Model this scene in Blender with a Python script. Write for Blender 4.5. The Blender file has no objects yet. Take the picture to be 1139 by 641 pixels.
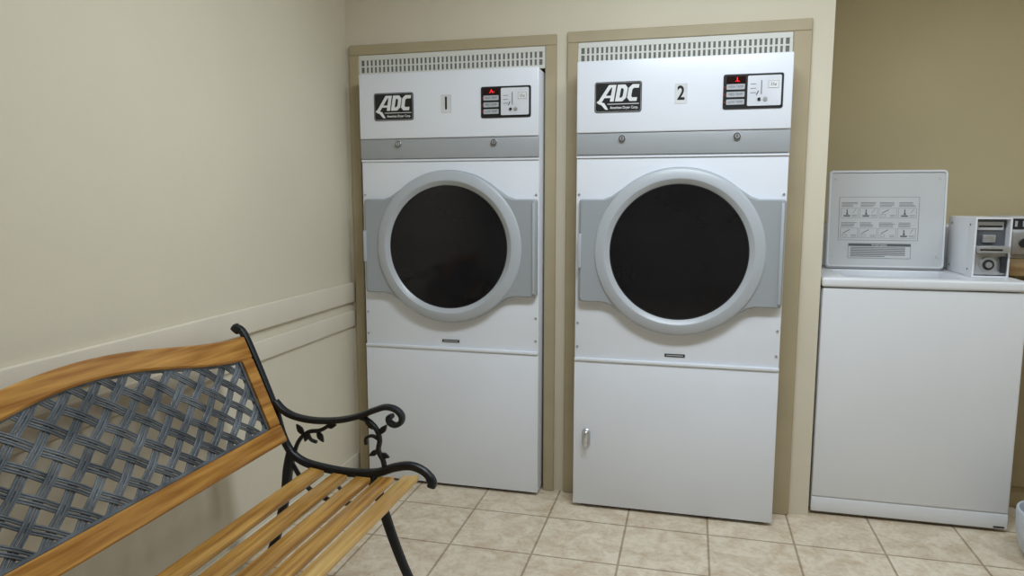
import bpy, bmesh, math, random
from mathutils import Vector, Matrix
random.seed(4)
scene = bpy.context.scene
COL = scene.collection

# ------------------------------------------------------------------ materials
def lin(c):
    out = []
    for v in c:
        v /= 255.0
        out.append(v/12.92 if v <= 0.04045 else ((v+0.055)/1.055)**2.4)
    return tuple(out)+(1.0,)

def mat(name, rgb, rough=0.5, metal=0.0, var=0.05, scale=8.0, bump=0.0, bscale=60.0,
        spec=0.5, emit=None, estr=0.0, stretch=None, rgb2=None, coat=0.0):
    m = bpy.data.materials.new(name); m.use_nodes = True
    nt = m.node_tree; b = nt.nodes["Principled BSDF"]
    b.inputs["Roughness"].default_value = rough
    b.inputs["Metallic"].default_value = metal
    b.inputs["Specular IOR Level"].default_value = spec
    b.inputs["Coat Weight"].default_value = coat
    tc = nt.nodes.new("ShaderNodeTexCoord")
    src = tc.outputs["Object"]
    if stretch:
        mp = nt.nodes.new("ShaderNodeMapping"); mp.inputs["Scale"].default_value = stretch
        nt.links.new(src, mp.inputs["Vector"]); src = mp.outputs["Vector"]
    n = nt.nodes.new("ShaderNodeTexNoise"); n.inputs["Scale"].default_value = scale
    n.inputs["Detail"].default_value = 5.0
    nt.links.new(src, n.inputs["Vector"])
    r = nt.nodes.new("ShaderNodeValToRGB")
    c = lin(rgb)
    c2 = lin(rgb2) if rgb2 else tuple(x*(1-2*var) for x in c[:3])+(1,)
    c1 = c if rgb2 else tuple(min(1, x*(1+var)) for x in c[:3])+(1,)
    r.color_ramp.elements[0].position = 0.35; r.color_ramp.elements[1].position = 0.68
    r.color_ramp.elements[0].color = c2; r.color_ramp.elements[1].color = c1
    nt.links.new(n.outputs["Fac"], r.inputs["Fac"])
    nt.links.new(r.outputs["Color"], b.inputs["Base Color"])
    if bump > 0:
        n2 = nt.nodes.new("ShaderNodeTexNoise"); n2.inputs["Scale"].default_value = bscale
        nt.links.new(src, n2.inputs["Vector"])
        bp = nt.nodes.new("ShaderNodeBump"); bp.inputs["Strength"].default_value = bump
        bp.inputs["Distance"].default_value = 0.004
        nt.links.new(n2.outputs["Fac"], bp.inputs["Height"])
        nt.links.new(bp.outputs["Normal"], b.inputs["Normal"])
    if emit:
        b.inputs["Emission Color"].default_value = lin(emit)
        b.inputs["Emission Strength"].default_value = estr
    return m

M = {}
M['wall'] = mat("cream_wall_paint", (221,213,193), 0.7, var=0.02, scale=1.5, bump=0.12, bscale=45, spec=0.35)
M['tanwall'] = mat("tan_wall_paint", (212,198,160), 0.8, var=0.02, scale=1.5, bump=0.12, bscale=45, spec=0.3)
M['ceil'] = mat("ceiling_paint", (215,212,200), 0.9, var=0.02)
M['trim'] = mat("tan_trim_paint", (178,164,134), 0.5, var=0.03, scale=6)
M['rail'] = mat("cream_rail_paint", (226,218,200), 0.6, var=0.02, scale=4)
M['white'] = mat("white_enamel", (236,241,250), 0.28, var=0.01, scale=3, spec=0.5)
M['white2'] = mat("white_enamel_washer", (235,238,243), 0.35, var=0.01, scale=3)
M['ventp'] = mat("pale_grey_vent_paint", (222,222,215), 0.5, var=0.02, scale=6)
M['lidin'] = mat("grey_white_lid_enamel", (212,214,216), 0.4, var=0.02, scale=3)
M['grey'] = mat("grey_door_paint", (163,169,175), 0.38, var=0.02, scale=4)
M['ring'] = mat("light_grey_ring_paint", (184,190,197), 0.32, var=0.02, scale=4)
M['band'] = mat("grey_band_paint", (168,172,176), 0.35, var=0.02, scale=4)
M['glass'] = mat("dark_door_glass", (25,25,29), 0.09, var=0.12, scale=5, spec=0.33)
M['gasket'] = mat("black_rubber", (22,22,24), 0.6)
M['black'] = mat("black_plastic", (18,18,20), 0.4)
M['panel'] = mat("charcoal_panel", (42,44,50), 0.4)
M['dark'] = mat("dark_recess", (45,44,42), 0.8)
M['slot'] = mat("grey_vent_slot", (118,118,114), 0.8)
M['button'] = mat("pale_button", (186,190,196), 0.4)
M['plate'] = mat("pale_coin_plate", (226,230,238), 0.45)
M['numplate'] = mat("white_number_plate", (222,224,226), 0.5)
M['platerim'] = mat("number_plate_edge", (150,153,156), 0.5)
M['silver'] = mat("brushed_steel", (196,198,200), 0.35, metal=0.7, var=0.04, scale=30)
M['chrome'] = mat("chrome", (220,222,226), 0.15, metal=0.9, var=0.02, scale=30)
M['print'] = mat("white_print", (238,240,242), 0.5)
M['ink'] = mat("grey_ink", (100,103,108), 0.6)
M['dispbg'] = mat("display_window", (34,8,10), 0.2)
M['red'] = mat("red_led", (255,30,40), 0.4, emit=(255,25,35), estr=0.9)
M['redp'] = mat("red_indicator", (150,20,25), 0.4)
M['label'] = mat("grey_label", (214,216,218), 0.5)
M['iron'] = mat("black_cast_iron", (32,36,42), 0.42, metal=0.2, var=0.1, scale=25, bump=0.3, bscale=120)
M['lattice'] = mat("pewter_cast_lattice", (120,127,134), 0.4, metal=0.25, rgb2=(80,87,94), scale=14, bump=0.3, bscale=160)
M['wood'] = mat("varnished_bench_wood", (206,154,78), 0.22, rgb2=(150,98,40), scale=3.2, stretch=(18,1.0,18), bump=0.1, bscale=8)
M['slat'] = mat("varnished_slat_wood", (204,158,82), 0.20, rgb2=(150,104,46), scale=3.2, stretch=(18,1.0,18), bump=0.1, bscale=8)
M['slatl'] = mat("paler_slat_wood", (214,178,110), 0.25, rgb2=(180,138,76), scale=3.2, stretch=(18,1.0,18), bump=0.1, bscale=8)  # paler wood tone, front slat only
M['counter'] = mat("wood_worktop", (176,148,104), 0.45, rgb2=(146,116,76), scale=3.0, stretch=(1.5,14,14))
M['cabinet'] = mat("tan_cabinet_paint", (166,150,114), 0.6, var=0.03)
M['bucket'] = mat("pale_grey_plastic", (200,208,218), 0.35)
M['lamp'] = mat("light_diffuser", (240,245,255), 0.5, emit=(235,243,255), estr=3.0)

def floor_mat():
    m = bpy.data.materials.new("beige_floor_tiles"); m.use_nodes = True
    nt = m.node_tree; b = nt.nodes["Principled BSDF"]
    b.inputs["Roughness"].default_value = 0.25
    tc = nt.nodes.new("ShaderNodeTexCoord")
    mp = nt.nodes.new("ShaderNodeMapping"); mp.vector_type = 'POINT'
    mp.inputs["Location"].default_value = (-0.0964+0.32*20, -2.44+0.32*20, 0)
    nt.links.new(tc.outputs["Object"], mp.inputs["Vector"])
    br = nt.nodes.new("ShaderNodeTexBrick"); br.offset = 0.0; br.squash = 1.0
    br.inputs["Scale"].default_value = 1.0
    br.inputs["Brick Width"].default_value = 0.32
    br.inputs["Row Height"].default_value = 0.32
    br.inputs["Mortar Size"].default_value = 0.0048
    br.inputs["Mortar Smooth"].default_value = 0.3
    br.inputs["Color1"].default_value = lin((232,221,202))
    br.inputs["Color2"].default_value = lin((222,209,189))
    br.inputs["Mortar"].default_value = lin((174,158,136))
    nt.links.new(mp.outputs["Vector"], br.inputs["Vector"])
    def noise(sc, rough, p0, p1, c0, src):
        n = nt.nodes.new("ShaderNodeTexNoise"); n.inputs["Scale"].default_value = sc; n.inputs["Detail"].default_value = 8
        n.inputs["Roughness"].default_value = rough; n.inputs["Distortion"].default_value = 0.6
        nt.links.new(tc.outputs["Object"], n.inputs["Vector"])
        rp = nt.nodes.new("ShaderNodeValToRGB")
        rp.color_ramp.elements[0].position = p0; rp.color_ramp.elements[0].color = c0
        rp.color_ramp.elements[1].position = p1; rp.color_ramp.elements[1].color = (1,1,1,1)
        nt.links.new(n.outputs["Fac"], rp.inputs["Fac"])
        mx = nt.nodes.new("ShaderNodeMixRGB"); mx.blend_type = 'MULTIPLY'; mx.inputs["Fac"].default_value = 0.85
        nt.links.new(src, mx.inputs["Color1"]); nt.links.new(rp.outputs["Color"], mx.inputs["Color2"])
        return mx.outputs["Color"]
    o = noise(10, 0.68, 0.39, 0.57, (0.80,0.73,0.65,1), br.outputs["Color"])
    o = noise(40, 0.6, 0.36, 0.54, (0.87,0.83,0.77,1), o)
    nt.links.new(o, b.inputs["Base Color"])
    bp = nt.nodes.new("ShaderNodeBump"); bp.invert = True; bp.inputs["Strength"].default_value = 0.3
    bp.inputs["Distance"].default_value = 0.003
    nt.links.new(br.outputs["Fac"], bp.inputs["Height"]); nt.links.new(bp.outputs["Normal"], b.inputs["Normal"])
    return m
M['floor'] = floor_mat()

# ------------------------------------------------------------------ mesh builder
class MB:
    def __init__(s, *mats):
        s.bm = bmesh.new(); s.mats = list(mats)
    def mi(s, k):
        if k not in s.mats: s.mats.append(k)
        return s.mats.index(k)
    def merge(s, tb, k):
        i = s.mi(k)
        tb.verts.ensure_lookup_table(); tb.verts.index_update()
        vs = [s.bm.verts.new(v.co) for v in tb.verts]
        for f in tb.faces:
            fc = s.bm.faces.new([vs[v.index] for v in f.verts]); fc.material_index = i
        tb.free()
    def box(s, x0,x1,y0,y1,z0,z1, k, bev=0.0, seg=2, M4=None):
        tb = bmesh.new(); bmesh.ops.create_cube(tb, size=1.0)
        for v in tb.verts:
            v.co = Vector(((x0+x1)/2+v.co.x*(x1-x0), (y0+y1)/2+v.co.y*(y1-y0), (z0+z1)/2+v.co.z*(z1-z0)))
        if bev > 0:
            bmesh.ops.bevel(tb, geom=tb.edges[:], offset=bev, segments=seg, profile=0.5, affect='EDGES')
        if M4 is not None: bmesh.ops.transform(tb, matrix=M4, verts=tb.verts)
        bmesh.ops.recalc_face_normals(tb, faces=tb.faces)
        s.merge(tb, k)
    def lathe(s, prof, c, k, axis='Y', seg=64):
        vs=[]; fs=[]; n=len(prof)
        for j in range(seg):
            a=2*math.pi*j/seg
            for r,h in prof:
                if axis=='Y': vs.append((c[0]+r*math.cos(a), c[1]+h, c[2]+r*math.sin(a)))
                elif axis=='Z': vs.append((c[0]+r*math.cos(a), c[1]+r*math.sin(a), c[2]+h))
                else: vs.append((c[0]+h, c[1]+r*math.cos(a), c[2]+r*math.sin(a)))
        for j in range(seg):
            j2=(j+1)%seg
            for i in range(n-1):
                fs.append((j*n+i, j*n+i+1, j2*n+i+1, j2*n+i))
        tb=bmesh.new(); V=[tb.verts.new(v) for v in vs]
        for f in fs:
            tb.faces.new([V[q] for q in f])
        bmesh.ops.remove_doubles(tb, verts=tb.verts, dist=1e-6)
        bmesh.ops.recalc_face_normals(tb, faces=tb.faces)
        s.merge(tb,k)
    def disc(s, c, r, y0, y1, k, seg=32):
        s.lathe([(0,y1-c[1]),(r,y1-c[1]),(r,y0-c[1]),(0,y0-c[1])], c, k, 'Y', seg)
    def prism(s, poly, y0, y1, k, inset=0.0, dy=0.0):
        n=len(poly)
        cx=sum(p[0] for p in poly)/n; cz=sum(p[1] for p in poly)/n
        loops=[[(p[0],y1,p[1]) for p in poly]]
        if inset>0:
            loops.append([(p[0],y0+dy,p[1]) for p in poly])
            loops.append([(cx+(p[0]-cx)*(1-inset),y0,cz+(p[1]-cz)*(1-inset)) for p in poly])
        else: loops.append([(p[0],y0,p[1]) for p in poly])
        tb=bmesh.new(); L=[[tb.verts.new(v) for v in lp] for lp in loops]
        tb.faces.new(L[0]); tb.faces.new(L[-1])
        for a,b in zip(L,L[1:]):
            for i in range(n):
                tb.faces.new([a[i],a[(i+1)%n],b[(i+1)%n],b[i]])
        bmesh.ops.recalc_face_normals(tb, faces=tb.faces)
        s.merge(tb,k)
    def text(s, txt, x, y, z, size, k, align='CENTER', shear=0.0, sx=1.0, bold=0.0, depth=0.0004):
        cu=bpy.data.curves.new("t",'FONT'); cu.body=txt; cu.size=size; cu.align_x=align; cu.align_y='CENTER'
        cu.shear=shear; cu.offset=bold; cu.extrude=depth; cu.resolution_u=3
        ob=bpy.data.objects.new("t",cu); COL.objects.link(ob); bpy.context.view_layer.update()
        me=bpy.data.meshes.new_from_object(ob.evaluated_get(bpy.context.evaluated_depsgraph_get()))
        i=s.mi(k); vs=[s.bm.verts.new((x+v.co.x*sx, y-v.co.z, z+v.co.y)) for v in me.vertices]
        for p in me.polygons:
            try:
                f=s.bm.faces.new([vs[q] for q in p.vertices]); f.material_index=i
            except ValueError: pass
        bpy.data.objects.remove(ob); bpy.data.curves.remove(cu); bpy.data.meshes.remove(me)
    def sweep(s, pts, rad, hy, k, seg=10, yc=0.0):
        n=len(pts); rings=[]
        tb=bmesh.new()
        for i,(x,z) in enumerate(pts):
            a=pts[max(0,i-1)]; b=pts[min(n-1,i+1)]
            tx,tz=b[0]-a[0],b[1]-a[1]; l=math.hypot(tx,tz) or 1; tx/=l; tz/=l
            r=rad[i] if isinstance(rad,list) else rad
            ring=[]
            for j in range(seg):
                an=2*math.pi*(j+0.5)/seg
                c=math.cos(an); q=math.sin(an)
                c=math.copysign(abs(c)**0.7,c); q=math.copysign(abs(q)**0.7,q)
                ring.append(tb.verts.new((x-tz*r*c, yc+hy*q, z+tx*r*c)))
            rings.append(ring)
        for a,b in zip(rings,rings[1:]):
            for j in range(seg):
                tb.faces.new([a[j],a[(j+1)%seg],b[(j+1)%seg],b[j]])
        tb.faces.new(rings[0]); tb.faces.new(rings[-1])
        bmesh.ops.recalc_face_normals(tb, faces=tb.faces)
        s.merge(tb,k)
    def obj(s, name, parent=None, smooth=True, loc=(0,0,0), **props):
        me=bpy.data.meshes.new(name); s.bm.to_mesh(me); s.bm.free()
        for k in s.mats: me.materials.append(M[k])
        if smooth:
            for p in me.polygons: p.use_smooth=True
            me.set_sharp_from_angle(angle=math.radians(32))
        ob=bpy.data.objects.new(name,me); COL.objects.link(ob); ob.location=loc
        if parent: ob.parent=parent
        for a,b in props.items(): ob[a]=b
        return ob

def empty(name, loc, **props):
    e=bpy.data.objects.new(name,None); COL.objects.link(e); e.location=loc; e.empty_display_size=0.1
    for a,b in props.items(): e[a]=b
    return e

def crom(P, n=8):
    out=[]; Q=[P[0]]+list(P)+[P[-1]]
    for i in range(1,len(Q)-2):
        p0,p1,p2,p3=Q[i-1],Q[i],Q[i+1],Q[i+2]
        for j in range(n):
            t=j/n
            out.append(tuple(0.5*((2*p1[d])+(-p0[d]+p2[d])*t+(2*p0[d]-5*p1[d]+4*p2[d]-p3[d])*t*t+(-p0[d]+3*p1[d]-3*p2[d]+p3[d])*t**3) for d in range(len(p1))))
    out.append(tuple(P[-1])); return out

def rrect(x0,x1,z0,z1,r,n=5):
    pts=[]
    for cx,cz,a0 in ((x1-r,z1-r,0),(x0+r,z1-r,90),(x0+r,z0+r,180),(x1-r,z0+r,270)):
        for i in range(n+1):
            a=math.radians(a0+90*i/n); pts.append((cx+r*math.cos(a),cz+r*math.sin(a)))
    return pts

# ------------------------------------------------------------------ room
H=2.62; XL=-1.545; XR=3.0; YB=-1.7; YD=3.04; YA=3.87
ST=dict(kind="structure")
b=MB(); b.box(XL-0.1,XR+0.1,YB-0.1,YA+0.1,-0.1,0,'floor'); b.obj("floor",smooth=False,**ST)
b=MB(); b.box(XL-0.1,XR+0.1,YB-0.1,YA+0.1,H,H+0.1,'ceil'); b.obj("ceiling",smooth=False,**ST)
b=MB(); b.box(XL-0.1,XL,YB-0.1,YA+0.1,0,H,'wall'); b.obj("wall_left",smooth=False,**ST)
b=MB(); b.box(XR,XR+0.1,YB-0.1,YA+0.1,0,H,'wall'); b.obj("wall_right",smooth=False,**ST)
b=MB(); b.box(XL,XR,YB-0.1,YB,0,H,'wall'); b.obj("wall_front",smooth=False,**ST)
b=MB(); b.box(XL,XR,YA,YA+0.1,0,H,'tanwall'); b.obj("wall_alcove",smooth=False,**ST)
o1=(-1.478,-0.624); o2=(-0.483,0.354); zt=1.956; XE=0.505
b=MB()
b.box(XL,o1[0],YD,YD+0.12,0,zt,'wall')
b.box(o1[1],o2[0],YD,YD+0.12,0,zt,'wall')
b.box(o2[1],XE,YD,YA,0,zt,'wall')
b.box(XL,XE,YD,YD+0.12,zt,H,'wall')
b.box(o2[1],XE,YD+0.12,YA,zt,H,'wall')
b.obj("wall_back",smooth=False,**ST)
def frame(name,x0,x1,t,z1,tr):
    b=MB(); y0=YD-0.018
    b.box(x0,x0+t,y0,YD,0,z1-t,'trim',0.003,1)
    b.box(x1-tr,x1,y0,YD,0,z1-t,'trim',0.003,1)
    b.box(x0,x1,y0,YD,z1-t,z1,'trim',0.003,1)
    b.obj(name,**ST)
frame("trim_1",-1.522,-0.573,0.045,1.996,0.048)
frame("trim_2",-0.527,0.425,0.045,2.001,0.068)
b=MB(); b.box(XL,XL+0.016,YB,YD,0.832,0.925,'rail',0.005,3); b.obj("trim_3",**ST)
b=MB(); b.box(XL,XL+0.012,YB,YD,0.715,0.792,'rail',0.004,3); b.obj("trim_4",**ST)
b=MB(); b.box(XL,XL+0.012,YB,YD,0.0,0.09,'rail',0.003,2); b.obj("baseboard_left",**ST)

# ------------------------------------------------------------------ vents (no coplanar faces between pieces)
def vent(x0,x1,z0,z1,n,lab):
    b=MB(); y0=YD-0.012; y1=YD-0.002
    b.box(x0+0.001,x1-0.001,y0+0.003,y1,z0+0.001,z1-0.001,'slot')
    zs0,zs1=z0+0.014,z1-0.022
    zm=(zs0+zs1)/2; g=0.003
    b.box(x0,x1,y0-0.001,y1-0.001,zs1,z1,'ventp',0.001,1)
    b.box(x0,x1,y0-0.001,y1-0.001,z0,zs0,'ventp',0.001,1)
    e0,e1=x0+0.012,x1-0.012
    b.box(x0,e0,y0-0.0006,y1-0.0012,zs0,zs1,'ventp'); b.box(e1,x1,y0-0.0006,y1-0.0012,zs0,zs1,'ventp')
    b.box(e0,e1,y0-0.0003,y1-0.0014,zm-g,zm+g,'ventp')
    p=(e1-e0)/n
    for i in range(1,n):
        cx=e0+p*i
        b.box(cx-p*0.25,cx+p*0.25,y0,y1-0.0016,zs0,zm-g,'ventp')
        b.box(cx-p*0.25,cx+p*0.25,y0,y1-0.0016,zm+g,zs1,'ventp')
    b.obj("vent_grille",smooth=False,label=lab,category="vent",group="vent grilles above the dryers")
vent(-1.4765,-0.6215,1.860,1.9505,42,"pale slotted metal vent grille above the dryer numbered 1")
vent(-0.4815,0.3565,1.866,1.9555,42,"pale slotted metal vent grille above the dryer numbered 2")

# ------------------------------------------------------------------ dryers
def build_dryer(cx,yf,num,disp,latch,lab,zs=1.0):
    e=empty("dryer",(cx,yf,0),label=lab,category="dryer",group="built-in coin laundry dryers")
    W=0.405
    b=MB()
    b.box(-W,W,0.0,0.72,0.012,1.848,'white',0.004,2)
    b.box(-W+0.03,W-0.03,0.02,0.70,0,0.0125,'gasket')
    b.box(-W,W,-0.006,0.0,1.476,1.484,'white',0.001,1)
    for sx in (-1,1):
        for z in (1.33,0.80,0.70):
            b.disc((sx*(W-0.012),0,z),0.005,-0.003,0.001,'silver',10)
    b.box(-0.035,0.045,-0.002,0.0,0.676,0.688,'black'); b.box(-0.029,0.039,-0.0026,-0.002,0.680,0.684,'button')
    b.obj("cabinet",e)
    b=MB(); b.box(-W,W,-0.014,0.0,1.574,1.854,'white',0.005,3); f=b.obj("control_fascia",e)
    b=MB(); b.box(-W,W,-0.010,0.0,1.488,1.572,'band',0.003,2); band=b.obj("trim_band",e)
    for lx in (-0.222,0.213):
        b=MB(); b.lathe([(0,-0.022),(0.009,-0.022),(0.013,-0.019),(0.0135,-0.010)],(0,0,0),'silver','Y',24)
        b.lathe([(0.009,-0.0222),(0.0105,-0.0226),(0.0122,-0.0205)],(0,0,0),'panel','Y',24)
        b.box(-0.0015,0.0015,-0.0228,-0.020,-0.006,0.006,'black')
        b.obj("lock",band,loc=(lx,0,1.551))
    # badge
    b=MB(); x0,x1,z0,z1=-0.333,-0.149,1.652,1.770; y=-0.014
    b.prism(rrect(x0,x1,z0,z1,0.010),y-0.002,y,'black')
    yo=y-0.0024
    t=0.0010; m=0.003
    o=rrect(x0+m,x1-m,z0+m,z1-m,0.009); ii=rrect(x0+m+t,x1-m-t,z0+m+t,z1-m-t,0.008)
    for q in range(len(o)):
        q2=(q+1)%len(o); b.prism([o[q],o[q2],ii[q2],ii[q]],yo,y-0.002,'label')
    cnt=[0]
    def bar(pts):
        cnt[0]+=1
        b.prism(pts,yo-0.0006-cnt[0]*0.00003,y-0.002,'print')
    zb=z0+0.042; zc=z1-0.012; sl=0.17
    def P(u,v): return (x0+u-0.003+(zc-zb)*v*sl, zb+(zc-zb)*v)
    bar([P(0.016,0),P(0.032,0),P(0.064,1),P(0.048,1)])
    bar([P(0.048,1),P(0.077,1),P(0.078,0),P(0.063,0),P(0.063,0.84),P(0.058,0.84)])
    bar([P(0.036,0.22),P(0.064,0.22),P(0.064,0.36),P(0.042,0.36)])
    bar([P(0.083,0),P(0.098,0),P(0.098,1),P(0.083,1)])
    bar([P(0.098,0.78),P(0.098,1),P(0.112,1),P(0.124,0.80),P(0.110,0.67),P(0.106,0.78)])
    bar([P(0.124,0.80),P(0.124,0.20),P(0.110,0.33),P(0.110,0.67)])
    bar([P(0.098,0),P(0.098,0.22),P(0.106,0.22),P(0.110,0.33),P(0.124,0.20),P(0.112,0)])
    bar([P(0.128,0.20),P(0.128,0.80),P(0.143,0.68),P(0.143,0.32)])
    bar([P(0.128,0.80),P(0.140,1),P(0.167,1),P(0.167,0.78),P(0.147,0.78),P(0.143,0.68)])
    bar([P(0.128,0.20),P(0.143,0.32),P(0.147,0.22),P(0.167,0.22),P(0.167,0),P(0.140,0)])
    bar([(x0+0.022,z0+0.034),(x0+0.040,z0+0.034),(x0+0.054,z0+0.011),(x0+0.043,z0+0.011)])
    bar([(x0+0.007,z0+0.040),(x0+0.024,z0+0.052),(x0+0.028,z0+0.040),(x0+0.040,z0+0.036),(x0+0.036,z0+0.028),(x0+0.018,z0+0.032)])
    bar([(x0+0.052,z0+0.031),(x1-0.010,z0+0.031),(x1-0.010,z0+0.0335),(x0+0.050,z0+0.0335)])
    b.text("American Dryer Corp.",x0+0.061,yo,z0+0.018,0.0145,'print','LEFT',sx=0.82,bold=0.0002)
    b.obj("badge",f,smooth=False)
    b=MB(); b.prism(rrect(-0.0224,0.0224,1.6786,1.7534,0.003),-0.0148,-0.014,'platerim')
    b.prism(rrect(-0.0218,0.0218,1.6792,1.7528,0.003),-0.0155,-0.014,'numplate')
    b.text(num,0,-0.0157,1.716,0.074,'black',sx=0.8,bold=0.0016)
    b.obj("number_label",f,smooth=False)
    # control panel
    x0,x1,z0,z1=0.156,0.372,1.651,1.780
    b=MB(); b.prism(rrect(x0,x1,z0,z1,0.008),-0.018,-0.014,'panel',0.012,0.0015)
    b.prism(rrect(x0+0.003,x1-0.003,z0+0.003,z1-0.003,0.006),-0.0184,-0.018,'black')
    cp=b.obj("control_panel",f)
    b=MB(); b.prism(rrect(x0+0.088,x1-0.008,z0+0.010,z1-0.008,0.005),-0.0205,-0.0184,'plate')
    yy=-0.0205
    for zz in (z0+0.058,z0+0.074,z0+0.090):
        b.box(x0+0.098,x0+0.118,yy-0.0005,yy,zz-0.001,zz+0.001,'ink')
    b.box(x0+0.136,x0+0.139,yy-0.001,yy,z0+0.052,z1-0.026,'ink')
    b.disc((x0+0.152,0,z0+0.034),0.008,yy-0.003,yy,'silver',16)
    b.box(x0+0.162,x1-0.018,yy-0.0009,yy,z0+0.074,z0+0.100,'ink')
    b.box(x0+0.163,x1-0.019,yy-0.0012,yy,z0+0.075,z0+0.099,'print')
    b.text("25¢",x0+0.180,yy-0.0014,z0+0.087,0.016,'ink')
    b.disc((x0+0.130,0,z0+0.034),0.006,yy-0.004,yy,'black',12)
    b.prism([(x0+0.118,z0+0.050),(x0+0.126,z0+0.066),(x0+0.129,z0+0.064),(x0+0.122,z0+0.049)],yy-0.0006,yy,'ink')
    b.obj("coin_slot_plate",cp,smooth=False)
    b=MB(); b.box(x0+0.012,x0+0.080,-0.0196,-0.0184,z1-0.034,z1-0.008,'dispbg')
    b.text(disp,x0+0.050,-0.0198,z1-0.0205,0.022,'red',bold=0.0003)
    b.obj("display",cp,smooth=False)
    for i,t in enumerate(("HIGH TEMP","MED TEMP","LOW TEMP")):
        zz=z1-0.047-i*0.028
        b=MB(); b.prism(rrect(x0+0.012,x0+0.078,zz-0.010,zz+0.010,0.003),-0.0215,-0.0184,'button',0.02,0.0008)
        b.text(t,x0+0.045,-0.0217,zz,0.0125,'ink',sx=0.85)
        b.box(x0+0.0035,x0+0.0085,-0.0190,-0.0184,zz-0.003,zz+0.003,'redp')
        b.obj("button",cp)
    # door
    d=empty("door",(0,0,0)); d.parent=e
    zc=1.103; cxd=0.006
    R=0.334; hx=0.395; hz=0.209
    pl=[]
    def corner(px,pz,a0):
        for i in range(4):
            a=math.radians(a0+30*i); pl.append((cxd+px+0.012*math.cos(a),zc+pz+0.012*math.sin(a)))
    a0=49
    def arc(s0,s1):
        for i in range(25):
            a=math.radians(s0+(s1-s0)*i/24); pl.append((cxd+R*math.cos(a),zc+R*math.sin(a)))
    corner(hx-0.012,hz-0.012,0)
    pl.append((cxd+0.300,zc+hz)); pl.append((cxd+0.268,zc+hz+0.010))
    arc(a0,180-a0)
    pl.append((cxd-0.268,zc+hz+0.010)); pl.append((cxd-0.300,zc+hz))
    corner(-hx+0.012,hz-0.012,90); corner(-hx+0.012,-hz+0.012,180)
    pl.append((cxd-0.300,zc-hz)); pl.append((cxd-0.268,zc-hz-0.010))
    arc(180+a0,360-a0)
    pl.append((cxd+0.268,zc-hz-0.010)); pl.append((cxd+0.300,zc-hz))
    corner(hx-0.012,-hz+0.012,270)
    b=MB(); b.prism(pl,-0.032,-0.001,'grey',0.025,0.010)
    b.obj("door_panel",d)
    b=MB(); b.lathe([(0.331,-0.031),(0.3285,-0.036),(0.323,-0.0395),(0.300,-0.0425),(0.292,-0.0445),(0.288,-0.0440),(0.285,-0.0415),(0.268,-0.033),(0.266,-0.030)],(cxd,0,zc),'ring','Y',112)
    b.obj("door_ring",d,label="light grey bevelled bezel round the window")
    b=MB(); b.lathe([(0,-0.042),(0.06,-0.0415),(0.12,-0.040),(0.18,-0.038),(0.23,-0.035),(0.2645,-0.032)],(cxd,0,zc),'glass','Y',96)
    b.lathe([(0.2640,-0.0322),(0.2650,-0.034),(0.2680,-0.034),(0.2690,-0.031)],(cxd,0,zc),'gasket','Y',96)
    b.obj("door_window",d,label="dark round glass with black rubber gasket")
    b=MB(); b.box(cxd+hx-0.018,cxd+hx-0.006,-0.038,-0.030,zc-hz+0.015,zc+hz-0.015,'ring',0.003,2); b.obj("door_hinge",d)
    b=MB(); b.box(cxd-hx-0.002,cxd-hx+0.012,-0.040,-0.026,zc-0.07,zc+0.07,'ring',0.004,2); b.obj("door_handle",d)
    b=MB(); b.box(-W,W,-0.006,0.0,0.014,0.640,'white',0.003,2)
    b.box(-W,W,-0.012,0.0,0.6402,0.654,'white',0.004,2)
    lp=b.obj("service_panel",e)
    if latch:
        b=MB(); b.prism(rrect(-0.017,0.017,-0.040,0.040,0.016),-0.016,-0.006,'silver',0.12,0.004)
        b.box(-0.009,0.009,-0.034,-0.014,-0.010,0.034,'chrome',0.005,3)
        b.box(-0.008,0.008,-0.038,-0.026,-0.034,0.030,'chrome',0.005,3)
        b.obj("latch_handle",lp,loc=(-0.350,0,0.311),label="small chrome paddle latch")
    return e
build_dryer(-1.036,2.96,"1","A-",False,"white coin-operated dryer numbered 1, beside the cream side wall")
build_dryer(-0.058,2.90,"2",".L",True,"white coin-operated dryer numbered 2, with chrome latch on lower panel")

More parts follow.
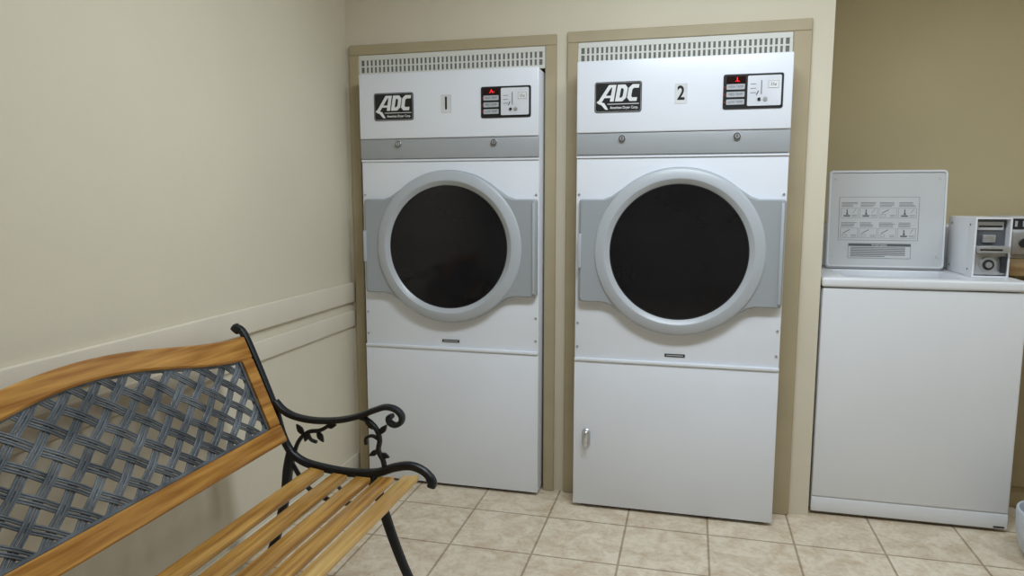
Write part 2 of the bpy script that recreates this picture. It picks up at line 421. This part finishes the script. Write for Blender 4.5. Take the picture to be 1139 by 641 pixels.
# ------------------------------------------------------------------ washer
def build_washer(cx,yf):
    e=empty("washing_machine",(cx,yf,0),label="white top-loading coin washing machine with its lid standing open",category="washing machine")
    W=0.363; D=0.68; zb=0.014
    b=MB()
    b.box(-W,W,0.006,D,zb,0.955,'white2',0.006,2)
    b.box(-W+0.001,W-0.001,0.0,0.01,0.080,0.958,'white2',0.006,3)
    b.box(-W+0.0005,W-0.0005,0.001,0.02,zb,0.077,'white2',0.004,2)
    b.box(W-0.05,W-0.012,-0.001,0.002,0.020,0.026,'black')
    b.obj("cabinet",e)
    for sx in (-1,1):
        for y in (0.08,D-0.05):
            b=MB(); b.lathe([(0,0),(0.02,0),(0.02,0.010),(0.01,0.012),(0.01,zb+0.002)],(0,0,0),'black','Z',16)
            b.obj("leg",e,loc=(sx*(W-0.05),y,0))
    ox0,ox1,oy0,oy1=-0.27,0.17,0.07,0.385
    b=MB(); z0,z1=0.962,1.0
    b.box(-W-0.004,W+0.004,-0.010,oy0,z0,z1,'white2',0.010,4)
    b.box(-W-0.004,W+0.004,oy1,D,z0,z1,'white2',0.010,4)
    b.box(-W-0.0038,ox0,oy0-0.02,oy1+0.02,z0+0.0003,z1-0.0003,'white2',0.003,1)
    b.box(ox1,W+0.0038,oy0-0.02,oy1+0.02,z0+0.0003,z1-0.0003,'white2',0.003,1)
    b.obj("top_deck",e)
    b=MB(); b.lathe([(0.20,-0.0),(0.17,-0.02),(0.16,-0.10),(0.15,-0.30),(0.0,-0.30)],((ox0+ox1)/2,(oy0+oy1)/2,0.955),'silver','Z',40)
    b.obj("wash_tub",e)
    x0,x1=0.588-cx,1.067-cx
    z0,z1=0.0,0.436
    b=MB()
    b.prism(rrect(x0,x1,z0,z1,0.018),0.0,0.014,'lidin',0.01,0.003)
    fo=rrect(x0+.004,x1-.004,z0+.008,z1-.004,0.015); fi=rrect(x0+.010,x1-.010,z0+.014,z1-.010,0.010)
    for q in range(len(fo)):
        q2=(q+1)%len(fo); b.prism([fo[q],fo[q2],fi[q2],fi[q]],-0.007,0.001,'white2')
    for sx in (x0+0.03,x1-0.03):
        b.disc((sx,0,z1-0.035),0.006,-0.004,0.001,'label',12)
        b.disc((sx,0,z0+0.06),0.006,-0.004,0.001,'label',12)
    lid=b.obj("lid",e,loc=(0,0.385,1.004),smooth=False); lid.rotation_euler=(math.radians(-4),0,0)
    # instruction label
    b=MB()
    lw=x1-x0
    lx0,lx1=x0+0.10*lw,x0+0.775*lw; lz0,lz1=0.126,0.318
    y=-0.0006
    b.box(lx0,lx1,y,0,lz0,lz1,'lidin')
    def rect(a,bb,c,d,k='ink',tt=0.0012):
        b.box(a,bb,y-0.0004,y,d-tt,d,k); b.box(a,bb,y-0.0004,y,c,c+tt,k); b.box(a,a+tt,y-0.0005,y,c+tt,d-tt,k); b.box(bb-tt,bb,y-0.0005,y,c+tt,d-tt,k)
    rect(lx0,lx1,lz0,lz1)
    cw=(lx1-lx0-0.012)/4
    rnd=random.Random(2)
    def pic(kx,az,s=0.7):
        b.prism([(kx-0.006*s,az+0.018),(kx-0.003*s,az+0.028),(kx-0.003*s,az+0.042),(kx+0.003*s,az+0.042),(kx+0.003*s,az+0.028),(kx+0.009*s,az+0.018)],y-0.0004,y,'ink')
        b.prism([(kx-0.018*s,az+0.010),(kx+0.018*s,az+0.010),(kx+0.022*s,az+0.016),(kx-0.022*s,az+0.016)],y-0.0004,y,'ink')
    for r in range(2):
        for c in range(4):
            ax=lx0+0.008+c*cw; az=lz1-0.008-(r+1)*0.089
            for q in range(4):
                b.box(ax+0.002,ax+cw*rnd.uniform(.60,.88),y-0.0004,y,az+0.071-q*0.0055,az+0.0728-q*0.0055,'ink')
            rect(ax,ax+cw*0.92,az+0.004,az+0.048,'ink',0.0008)
            for q in range(2):
                b.box(ax+cw*0.58,ax+cw*0.85,y-0.0003,y,az+0.010+q*0.006,az+0.0115+q*0.006,'ink')
            if (r==0 and c!=2) or c==3:
                pic(ax+cw*0.32,az)
                b.prism([(ax+cw*0.62,az+0.026),(ax+cw*0.78,az+0.044),(ax+cw*0.80,az+0.044),(ax+cw*0.64,az+0.026)],y-0.0004,y,'ink')
            else:
                b.prism([(ax+0.010,az+0.026),(ax+0.038,az+0.042),(ax+0.040,az+0.040),(ax+0.012,az+0.024)],y-0.0004,y,'ink')
                rect(ax+0.008,ax+0.026,az+0.010,az+0.021,'ink',0.0009)
    wx0,wx1=x0+0.19*lw,x0+0.72*lw
    rect(wx0,wx1,0.046,0.112,'ink')
    b.box(wx0+0.002,wx1-0.002,y-0.0004,y,0.100,0.110,'ink')
    b.text("WARNING",(wx0+wx1)/2,y-0.0006,0.105,0.011,'print',sx=1.2)
    for q in range(7):
        b.box(wx0+0.01,wx0+0.01+(wx1-wx0-0.02)*(0.95 if q<6 else .6),y-0.0004,y,0.0925-q*0.0064,0.0950-q*0.0064,'ink')
    b.obj("instruction_label",lid,smooth=False)
    b=MB(); b.box(-W+0.01,W-0.02,0.50,0.66,1.0,1.20,'white2',0.012,3)
    b.obj("console",e)
    # coin box: white shell with a recessed mechanism
    b=MB(); cx0,cx1=1.092-cx,1.222-cx; y0=0.14; y1=0.45; z0=1.0; z1=1.240
    w=0.007
    b.box(cx0+0.0003,cx1-0.0003,y0+0.05,y1,z0,z1-0.0003,'white2',0.006,3)
    b.box(cx0,cx0+w,y0,y0+0.07,z0+w,z1-w,'white2'); b.box(cx1-w,cx1,y0,y0+0.07,z0+w,z1-w,'white2')
    b.box(cx0,cx1,y0,y0+0.07,z1-w,z1,'white2'); b.box(cx0,cx1,y0,y0+0.07,z0+0.0005,z0+w,'white2')
    for zz in (z0+0.03,z1-0.03):
        b.lathe([(0,-0.002),(0.004,-0.002),(0.004,0.0)],(cx0,y0+0.05,zz),'ink','X',10)
        b.lathe([(0,-0.002),(0.004,-0.002),(0.004,0.0)],(cx0,y1-0.05,zz),'ink','X',10)
    cb=b.obj("coin_box",e)
    b=MB()
    xa,xb=cx0+w,cx1-w
    b.box(xa,xb,y0+0.040,y0+0.0498,z0+0.125,z1-w,'ink',0.001,1)
    b.box(xa+0.010,xb-0.010,y0+0.034,y0+0.040,z1-0.052,z1-0.018,'label',0.002,1)
    b.box(xa+0.016,xb-0.016,y0+0.033,y0+0.034,z1-0.040,z1-0.034,'black')
    b.box(xa+0.030,xb-0.040,y0+0.020,y0+0.040,z0+0.140,z0+0.170,'silver',0.003,2)
    b.box(xa+0.0003,xb-0.0003,y0+0.010,y0+0.0498,z0+0.010,z0+0.128,'silver',0.004,2)
    b.box(xa+0.002,xb-0.002,y0-0.026,y0+0.012,z0+0.100,z0+0.1278,'silver',0.005,2)
    b.box(xa+0.008,xb-0.03,y0-0.028,y0-0.026,z0+0.110,z0+0.116,'black')
    b.disc((xa+0.048,0,z0+0.052),0.030,y0-0.004,y0+0.010,'silver',28)
    b.disc((xa+0.048,0,z0+0.052),0.021,y0-0.006,y0-0.0038,'panel',20)
    b.disc((xa+0.048,0,z0+0.052),0.012,y0-0.012,y0-0.0058,'silver',16)
    b.box(xb-0.024,xb-0.006,y0-0.008,y0+0.010,z0+0.02,z0+0.085,'panel',0.004,2)
    b.obj("coin_slide",cb,label="recessed steel coin slide with round lock")
    return e
build_washer(0.880,3.06)

# ------------------------------------------------------------------ counter beside washer
e=empty("base_cabinet",(1.30,3.33,0),label="tan painted base cabinet beside the washing machine",category="cabinet")
b=MB(); b.box(0,0.95,0.012,0.50,0.0,1.0,'cabinet',0.003,1); b.obj("body",e)
for i in range(2):
    b=MB(); b.box(0.01+i*0.47,0.47+i*0.47,-0.006,0.012,0.10,0.98,'cabinet',0.004,2); dd=b.obj("door",e)
    b=MB(); b.disc((0.40+i*0.14,0,0.85),0.014,-0.03,-0.005,'silver',16); b.obj("knob",dd)
b=MB(); b.box(1.262,2.30,3.30,3.86,1.0,1.052,'counter',0.004,2)
b.obj("worktop",label="wood-coloured worktop on the tan base cabinet",category="worktop")
e=empty("coin_changer",(1.50,3.56,1.052),label="small steel and black coin machine standing on the worktop",category="coin machine")
b=MB(); b.box(-0.155,0.155,0.0,0.22,0.0,0.185,'label',0.008,3); b.obj("housing",e)
b=MB(); b.box(-0.145,0.145,-0.006,0.0,0.13,0.175,'panel',0.002,1)
for i in range(9): b.box(-0.135+i*0.03,-0.125+i*0.03,-0.008,-0.006,0.14,0.165,'button')
b.obj("faceplate",e)
b=MB(); b.box(-0.145,0.00,-0.02,0.0,0.02,0.12,'silver',0.004,2); b.disc((-0.10,0,0.07),0.02,-0.03,-0.02,'panel',20); b.obj("coin_slide",e)

# ------------------------------------------------------------------ bucket
e=empty("bucket",(1.325,2.84,0),label="pale grey rounded plastic bucket on the tiled floor",category="bucket")
b=MB(); b.lathe([(0,0.0),(0.085,0.0),(0.105,0.012),(0.125,0.05),(0.136,0.10),(0.138,0.15),(0.140,0.170),(0.138,0.185),(0.130,0.186),(0.124,0.160),(0.120,0.06),(0.090,0.014),(0,0.010)],(0,0,0),'bucket','Z',48); b.obj("body",e)

# ------------------------------------------------------------------ bench
Y1=2.03; Y0=0.735; YM=(Y0+Y1)/2
bench=empty("bench",(-1.1,YM,0),label="wooden slat bench with black cast iron arms and woven lattice back",category="bench")
OFF=(1.1,-YM,0)
def bobj(b,name,parent=bench,**k):
    return b.obj(name,parent,loc=OFF if parent is bench else (0,0,0),**k)
prof=[(-1.160,0.433,-8),(-1.078,0.424,-4),(-0.996,0.422,0),(-0.915,0.430,5),(-0.832,0.444,6)]
b=MB('slat')
for i,(x,z,a) in enumerate(prof):
    mt=Matrix.Translation((x,YM,z))@Matrix.Rotation(math.radians(-a),4,'Y')
    b.box(-0.0262,0.0262,-(Y1-Y0)/2+0.034,(Y1-Y0)/2-0.034,-0.009,0.009,'slatl' if i==4 else 'slat',0.0035,3,M4=mt)
bobj(b,"seat")
def bell(y):
    u=max(-1,min(1,(y-YM)/0.62)); return 0.5*(1+math.cos(math.pi*u))
def BP(y,z,o=0.0):
    x=-1.283-0.4254*(z-0.53)
    return (x+0.9202*o, y, z+0.3915*o)
S0,S1=Y0+0.032,Y1-0.032
def solid(b,rows,k,o0=-0.013,o1=0.015):
    tb=bmesh.new(); R=[]
    for y,zl,zh in rows:
        c=0.005
        R.append([tb.verts.new(BP(y,zl,o0)),tb.verts.new(BP(y,zl,o1-c)),tb.verts.new(BP(y,zl+c,o1)),tb.verts.new(BP(y,zh-c,o1)),tb.verts.new(BP(y,zh,o1-c)),tb.verts.new(BP(y,zh,o0))])
    for a,c in zip(R,R[1:]):
        for j in range(6): tb.faces.new([a[j],a[(j+1)%6],c[(j+1)%6],c[j]])
    tb.faces.new(R[0]); tb.faces.new(R[-1])
    bmesh.ops.recalc_face_normals(tb,faces=tb.faces); b.merge(tb,k)
N=48
b=MB('wood')
solid(b,[(S0+(S1-S0)*i/N, 0.792+0.074*bell(S0+(S1-S0)*i/N), 0.862+0.054*bell(S0+(S1-S0)*i/N)) for i in range(N+1)],'wood')
solid(b,[(S0+(S1-S0)*i/4,0.520,0.574) for i in range(5)],'wood')
sw=0.052
solid(b,[(S0,0.574,0.793),(S0+sw,0.574,0.793)],'wood',-0.012,0.0145)
solid(b,[(S1-sw,0.574,0.793),(S1,0.574,0.793)],'wood',-0.012,0.0145)
back=bobj(b,"backrest")
LY0,LY1=S0+sw-0.004,S1-sw+0.004
def ztop(y): return 0.797+0.074*bell(y)
ZB=0.570
b=MB('lattice')
def inside(y,z): return LY0<=y<=LY1 and ZB<=z<=ztop(y)
K=1.085
def lattice(dirn):
    a=math.radians(39)*dirn
    d=(math.cos(a),math.sin(a)); nrm=(-d[1],d[0])
    pitch=0.056; wv=0.0052
    for k in range(-32,33):
        for sub in (-1,1):
            off=k*pitch+sub*0.0066
            run=[]; step=0.004
            for j in range(-260,261):
                s=j*step
                y=YM+nrm[0]*off+d[0]*s; t=nrm[1]*off+d[1]*s; z=0.70+t/K
                ok=inside(y,z)
                if ok:
                    a2=-a; n2=(-math.sin(a2),math.cos(a2))
                    q=((y-YM)*n2[0]+t*n2[1])/pitch
                    o=0.0022*math.cos(math.pi*(q+k))*(1 if dirn>0 else -1)
                    run.append((y,z,o))
                if (not ok or j==260) and run:
                    if len(run)>=4:
                        tb=bmesh.new(); R=[]
                        for (yy,zz,oo) in run[::2]+([run[-1]] if len(run)%2==0 else []):
                            def pp(f,h): return tb.verts.new(BP(yy+nrm[0]*wv*f,zz+nrm[1]*wv*f/K,oo+h))
                            R.append([pp(-1,-0.0018),pp(-1,0.0010),pp(-0.75,0.0020),pp(-0.3,0.0020),pp(0,0.0002),pp(0.3,0.0020),pp(0.75,0.0020),pp(1,0.0010),pp(1,-0.0018)])
                        nn=len(R[0])
                        for p,q2 in zip(R,R[1:]):
                            for m in range(nn): tb.faces.new([p[m],p[(m+1)%nn],q2[(m+1)%nn],q2[m]])
                        bmesh.ops.recalc_face_normals(tb,faces=tb.faces); b.merge(tb,'lattice')
                    run=[]
lattice(1); lattice(-1)
for rows in ([(LY0+(LY1-LY0)*i/40,ztop(LY0+(LY1-LY0)*i/40)-0.010,ztop(LY0+(LY1-LY0)*i/40)+0.001) for i in range(41)],
             [(LY0+(LY1-LY0)*i/4,ZB,ZB+0.012) for i in range(5)],
             [(LY0,ZB,ztop(LY0)),(LY0+0.012,ZB,ztop(LY0))],[(LY1-0.012,ZB,ztop(LY1)),(LY1,ZB,ztop(LY1))]):
    solid(b,rows,'lattice',-0.007,0.007)
bobj(b,"lattice_panel",back,label="grey pewter cast metal basket-weave lattice panel")
def leaf(b,x,z,ang,l,w,yc):
    ca,sa=math.cos(ang),math.sin(ang)
    pts=[(0,0),(0.25,0.8),(0.5,1.0),(0.78,0.55),(1.0,0.0),(0.78,-0.55),(0.5,-1.0),(0.25,-0.8)]
    tb=bmesh.new(); F=[];B=[]
    for (u,v) in pts:
        px=x+ca*u*l-sa*v*w; pz=z+sa*u*l+ca*v*w
        F.append(tb.verts.new((px,yc-0.004,pz))); B.append(tb.verts.new((px,yc+0.004,pz)))
    cf=tb.verts.new((x+ca*.5*l,yc-0.008,z+sa*.5*l)); cb=tb.verts.new((x+ca*.5*l,yc+0.008,z+sa*.5*l))
    n=len(pts)
    for i in range(n):
        tb.faces.new([F[i],F[(i+1)%n],cf]); tb.faces.new([B[i],B[(i+1)%n],cb]); tb.faces.new([F[i],F[(i+1)%n],B[(i+1)%n],B[i]])
    bmesh.ops.recalc_face_normals(tb,faces=tb.faces); b.merge(tb,'iron')
def side(yc):
    hy=0.013
    b=MB('iron')
    up=crom([(-1.300,.56),(-1.315,.62),(-1.346,.70),(-1.383,.79),(-1.412,.855),(-1.428,.882),(-1.444,.890),(-1.454,.880)],6)
    n=len(up); b.sweep(up,[0.0115+(0.005 if i>n-8 else 0) for i in range(n)],hy,'iron',10,yc)
    rail=crom([(-1.310,.60),(-1.290,.53),(-1.262,.482),(-1.215,.452),(-1.14,.438),(-1.05,.432),(-.96,.440),(-.895,.464),(-.840,.474),(-.795,.460),(-.770,.432),(-.772,.412)],6)
    n=len(rail); b.sweep(rail,[0.012+0.002*math.sin(math.pi*i/n)+(0.002 if i>n-10 else 0) for i in range(n)],hy,'iron',10,yc)
    b.sweep(crom([(-1.26,.44),(-1.20,.36),(-1.10,.325),(-1.00,.34),(-.955,.385)],6),0.007,0.008,'iron',8,yc)
    b.sweep(crom([(-1.10,.325),(-1.085,.365),(-1.11,.385),(-1.13,.37)],6),0.005,0.007,'iron',8,yc)
    f=bobj(b,"side_frame")
    b=MB('iron')
    arm=crom([(-1.315,.650),(-1.285,.622),(-1.24,.604),(-1.17,.597),(-1.09,.604),(-1.02,.622),(-.965,.645),(-.922,.660),(-.888,.655),(-.868,.636),(-.871,.614),(-.890,.604),(-.908,.611),(-.912,.627),(-.899,.633)],6)
    n=len(arm); b.sweep(arm,[0.0112-0.0035*(i/n) for i in range(n)],0.015,'iron',10,yc)
    b.sweep(crom([(-1.02,.622),(-.985,.612),(-.955,.585),(-.945,.55),(-.950,.515),(-.935,.485),(-.93,.455)],6),0.0078,0.009,'iron',8,yc)
    b.sweep(crom([(-1.255,.470),(-1.235,.520),(-1.20,.555),(-1.155,.565),(-1.12,.585),(-1.09,.603)],6),0.0065,0.008,'iron',8,yc)
    b.sweep(crom([(-.945,.55),(-.970,.562),(-.992,.552),(-.992,.532)],6),0.0052,0.007,'iron',8,yc)
    b.sweep(crom([(-1.20,.555),(-1.19,.532),(-1.168,.524)],6),0.0052,0.007,'iron',8,yc)
    for (x,z,r,l,w) in ((-.955,.585,2.6,.046,.010),(-.945,.570,0.9,.042,.010),(-.950,.515,-2.6,.038,.009),(-.945,.505,-0.3,.034,.009),(-1.215,.545,2.2,.042,.010),(-1.165,.560,-1.0,.040,.010),(-1.13,.580,0.2,.036,.009),(-1.20,.552,-1.9,.032,.009)):
        leaf(b,x,z,r,l,w,yc)
    bobj(b,"armrest",f)
    b=MB('iron')
    fl=crom([(-.985,.43),(-.958,.385),(-.935,.31),(-.905,.22),(-.865,.12),(-.825,.045),(-.79,.012)],6)
    n=len(fl); b.sweep(fl,[0.018-0.005*(i/n) for i in range(n)],hy,'iron',10,yc)
    b.box(-.822,-.758,yc-.018,yc+.018,0.0,0.016,'iron',0.004,2)
    bobj(b,"leg",f)
    b=MB('iron')
    bl=crom([(-1.262,.482),(-1.278,.42),(-1.292,.33),(-1.325,.20),(-1.37,.09),(-1.42,.012)],6)
    n=len(bl); b.sweep(bl,[0.018-0.005*(i/n) for i in range(n)],hy,'iron',10,yc)
    b.box(-1.45,-1.388,yc-.018,yc+.018,0.0,0.016,'iron',0.004,2)
    bobj(b,"leg",f)
side(Y1-0.015); side(Y0+0.015)
b=MB('iron'); b.box(-1.008,-0.992,Y0+0.02,Y1-0.02,0.335,0.350,'iron',0.003,1); bobj(b,"tie_rod")

# ------------------------------------------------------------------ lights
def fixture(x,y,sx,sy,power):
    e=empty("ceiling_light",(x,y,H),label="white rectangular fluorescent ceiling light, the right-hand one added as fill for the alcove",category="light fixture",group="fluorescent ceiling lights")
    b=MB(); b.box(-sx/2-.03,sx/2+.03,-sy/2-.03,sy/2+.03,-0.05,0,'label',0.004,2); b.obj("housing",e)
    b=MB(); b.box(-sx/2,sx/2,-sy/2,sy/2,-0.058,-0.048,'lamp',0.003,1); b.obj("diffuser",e)
    L=bpy.data.lights.new("lamp",'AREA'); L.shape='RECTANGLE'; L.size=sx; L.size_y=sy; L.energy=power; L.color=(0.85,0.935,1.0)
    lo=bpy.data.objects.new("lamp",L); COL.objects.link(lo); lo.parent=e; lo.location=(0,0,-0.065)
    return e
fixture(0.10,1.72,1.2,0.32,34)
fixture(1.75,2.20,0.8,0.30,9)  # added fill fixture, no known lamp there; brightens the alcove wall

w=bpy.data.worlds.new("World"); scene.world=w; w.use_nodes=True
w.node_tree.nodes["Background"].inputs[0].default_value=(0.5,0.55,0.6,1); w.node_tree.nodes["Background"].inputs[1].default_value=0.1
scene.view_settings.view_transform='Standard'

# ------------------------------------------------------------------ camera
cd=bpy.data.cameras.new("camera"); cd.sensor_width=36; cd.lens=790/1139*36; cd.clip_start=0.02
co=bpy.data.objects.new("camera",cd); COL.objects.link(co)
co.location=(0,0,1.315); co.rotation_euler=(math.radians(90-7.2),0,math.radians(14.2))
scene.camera=co
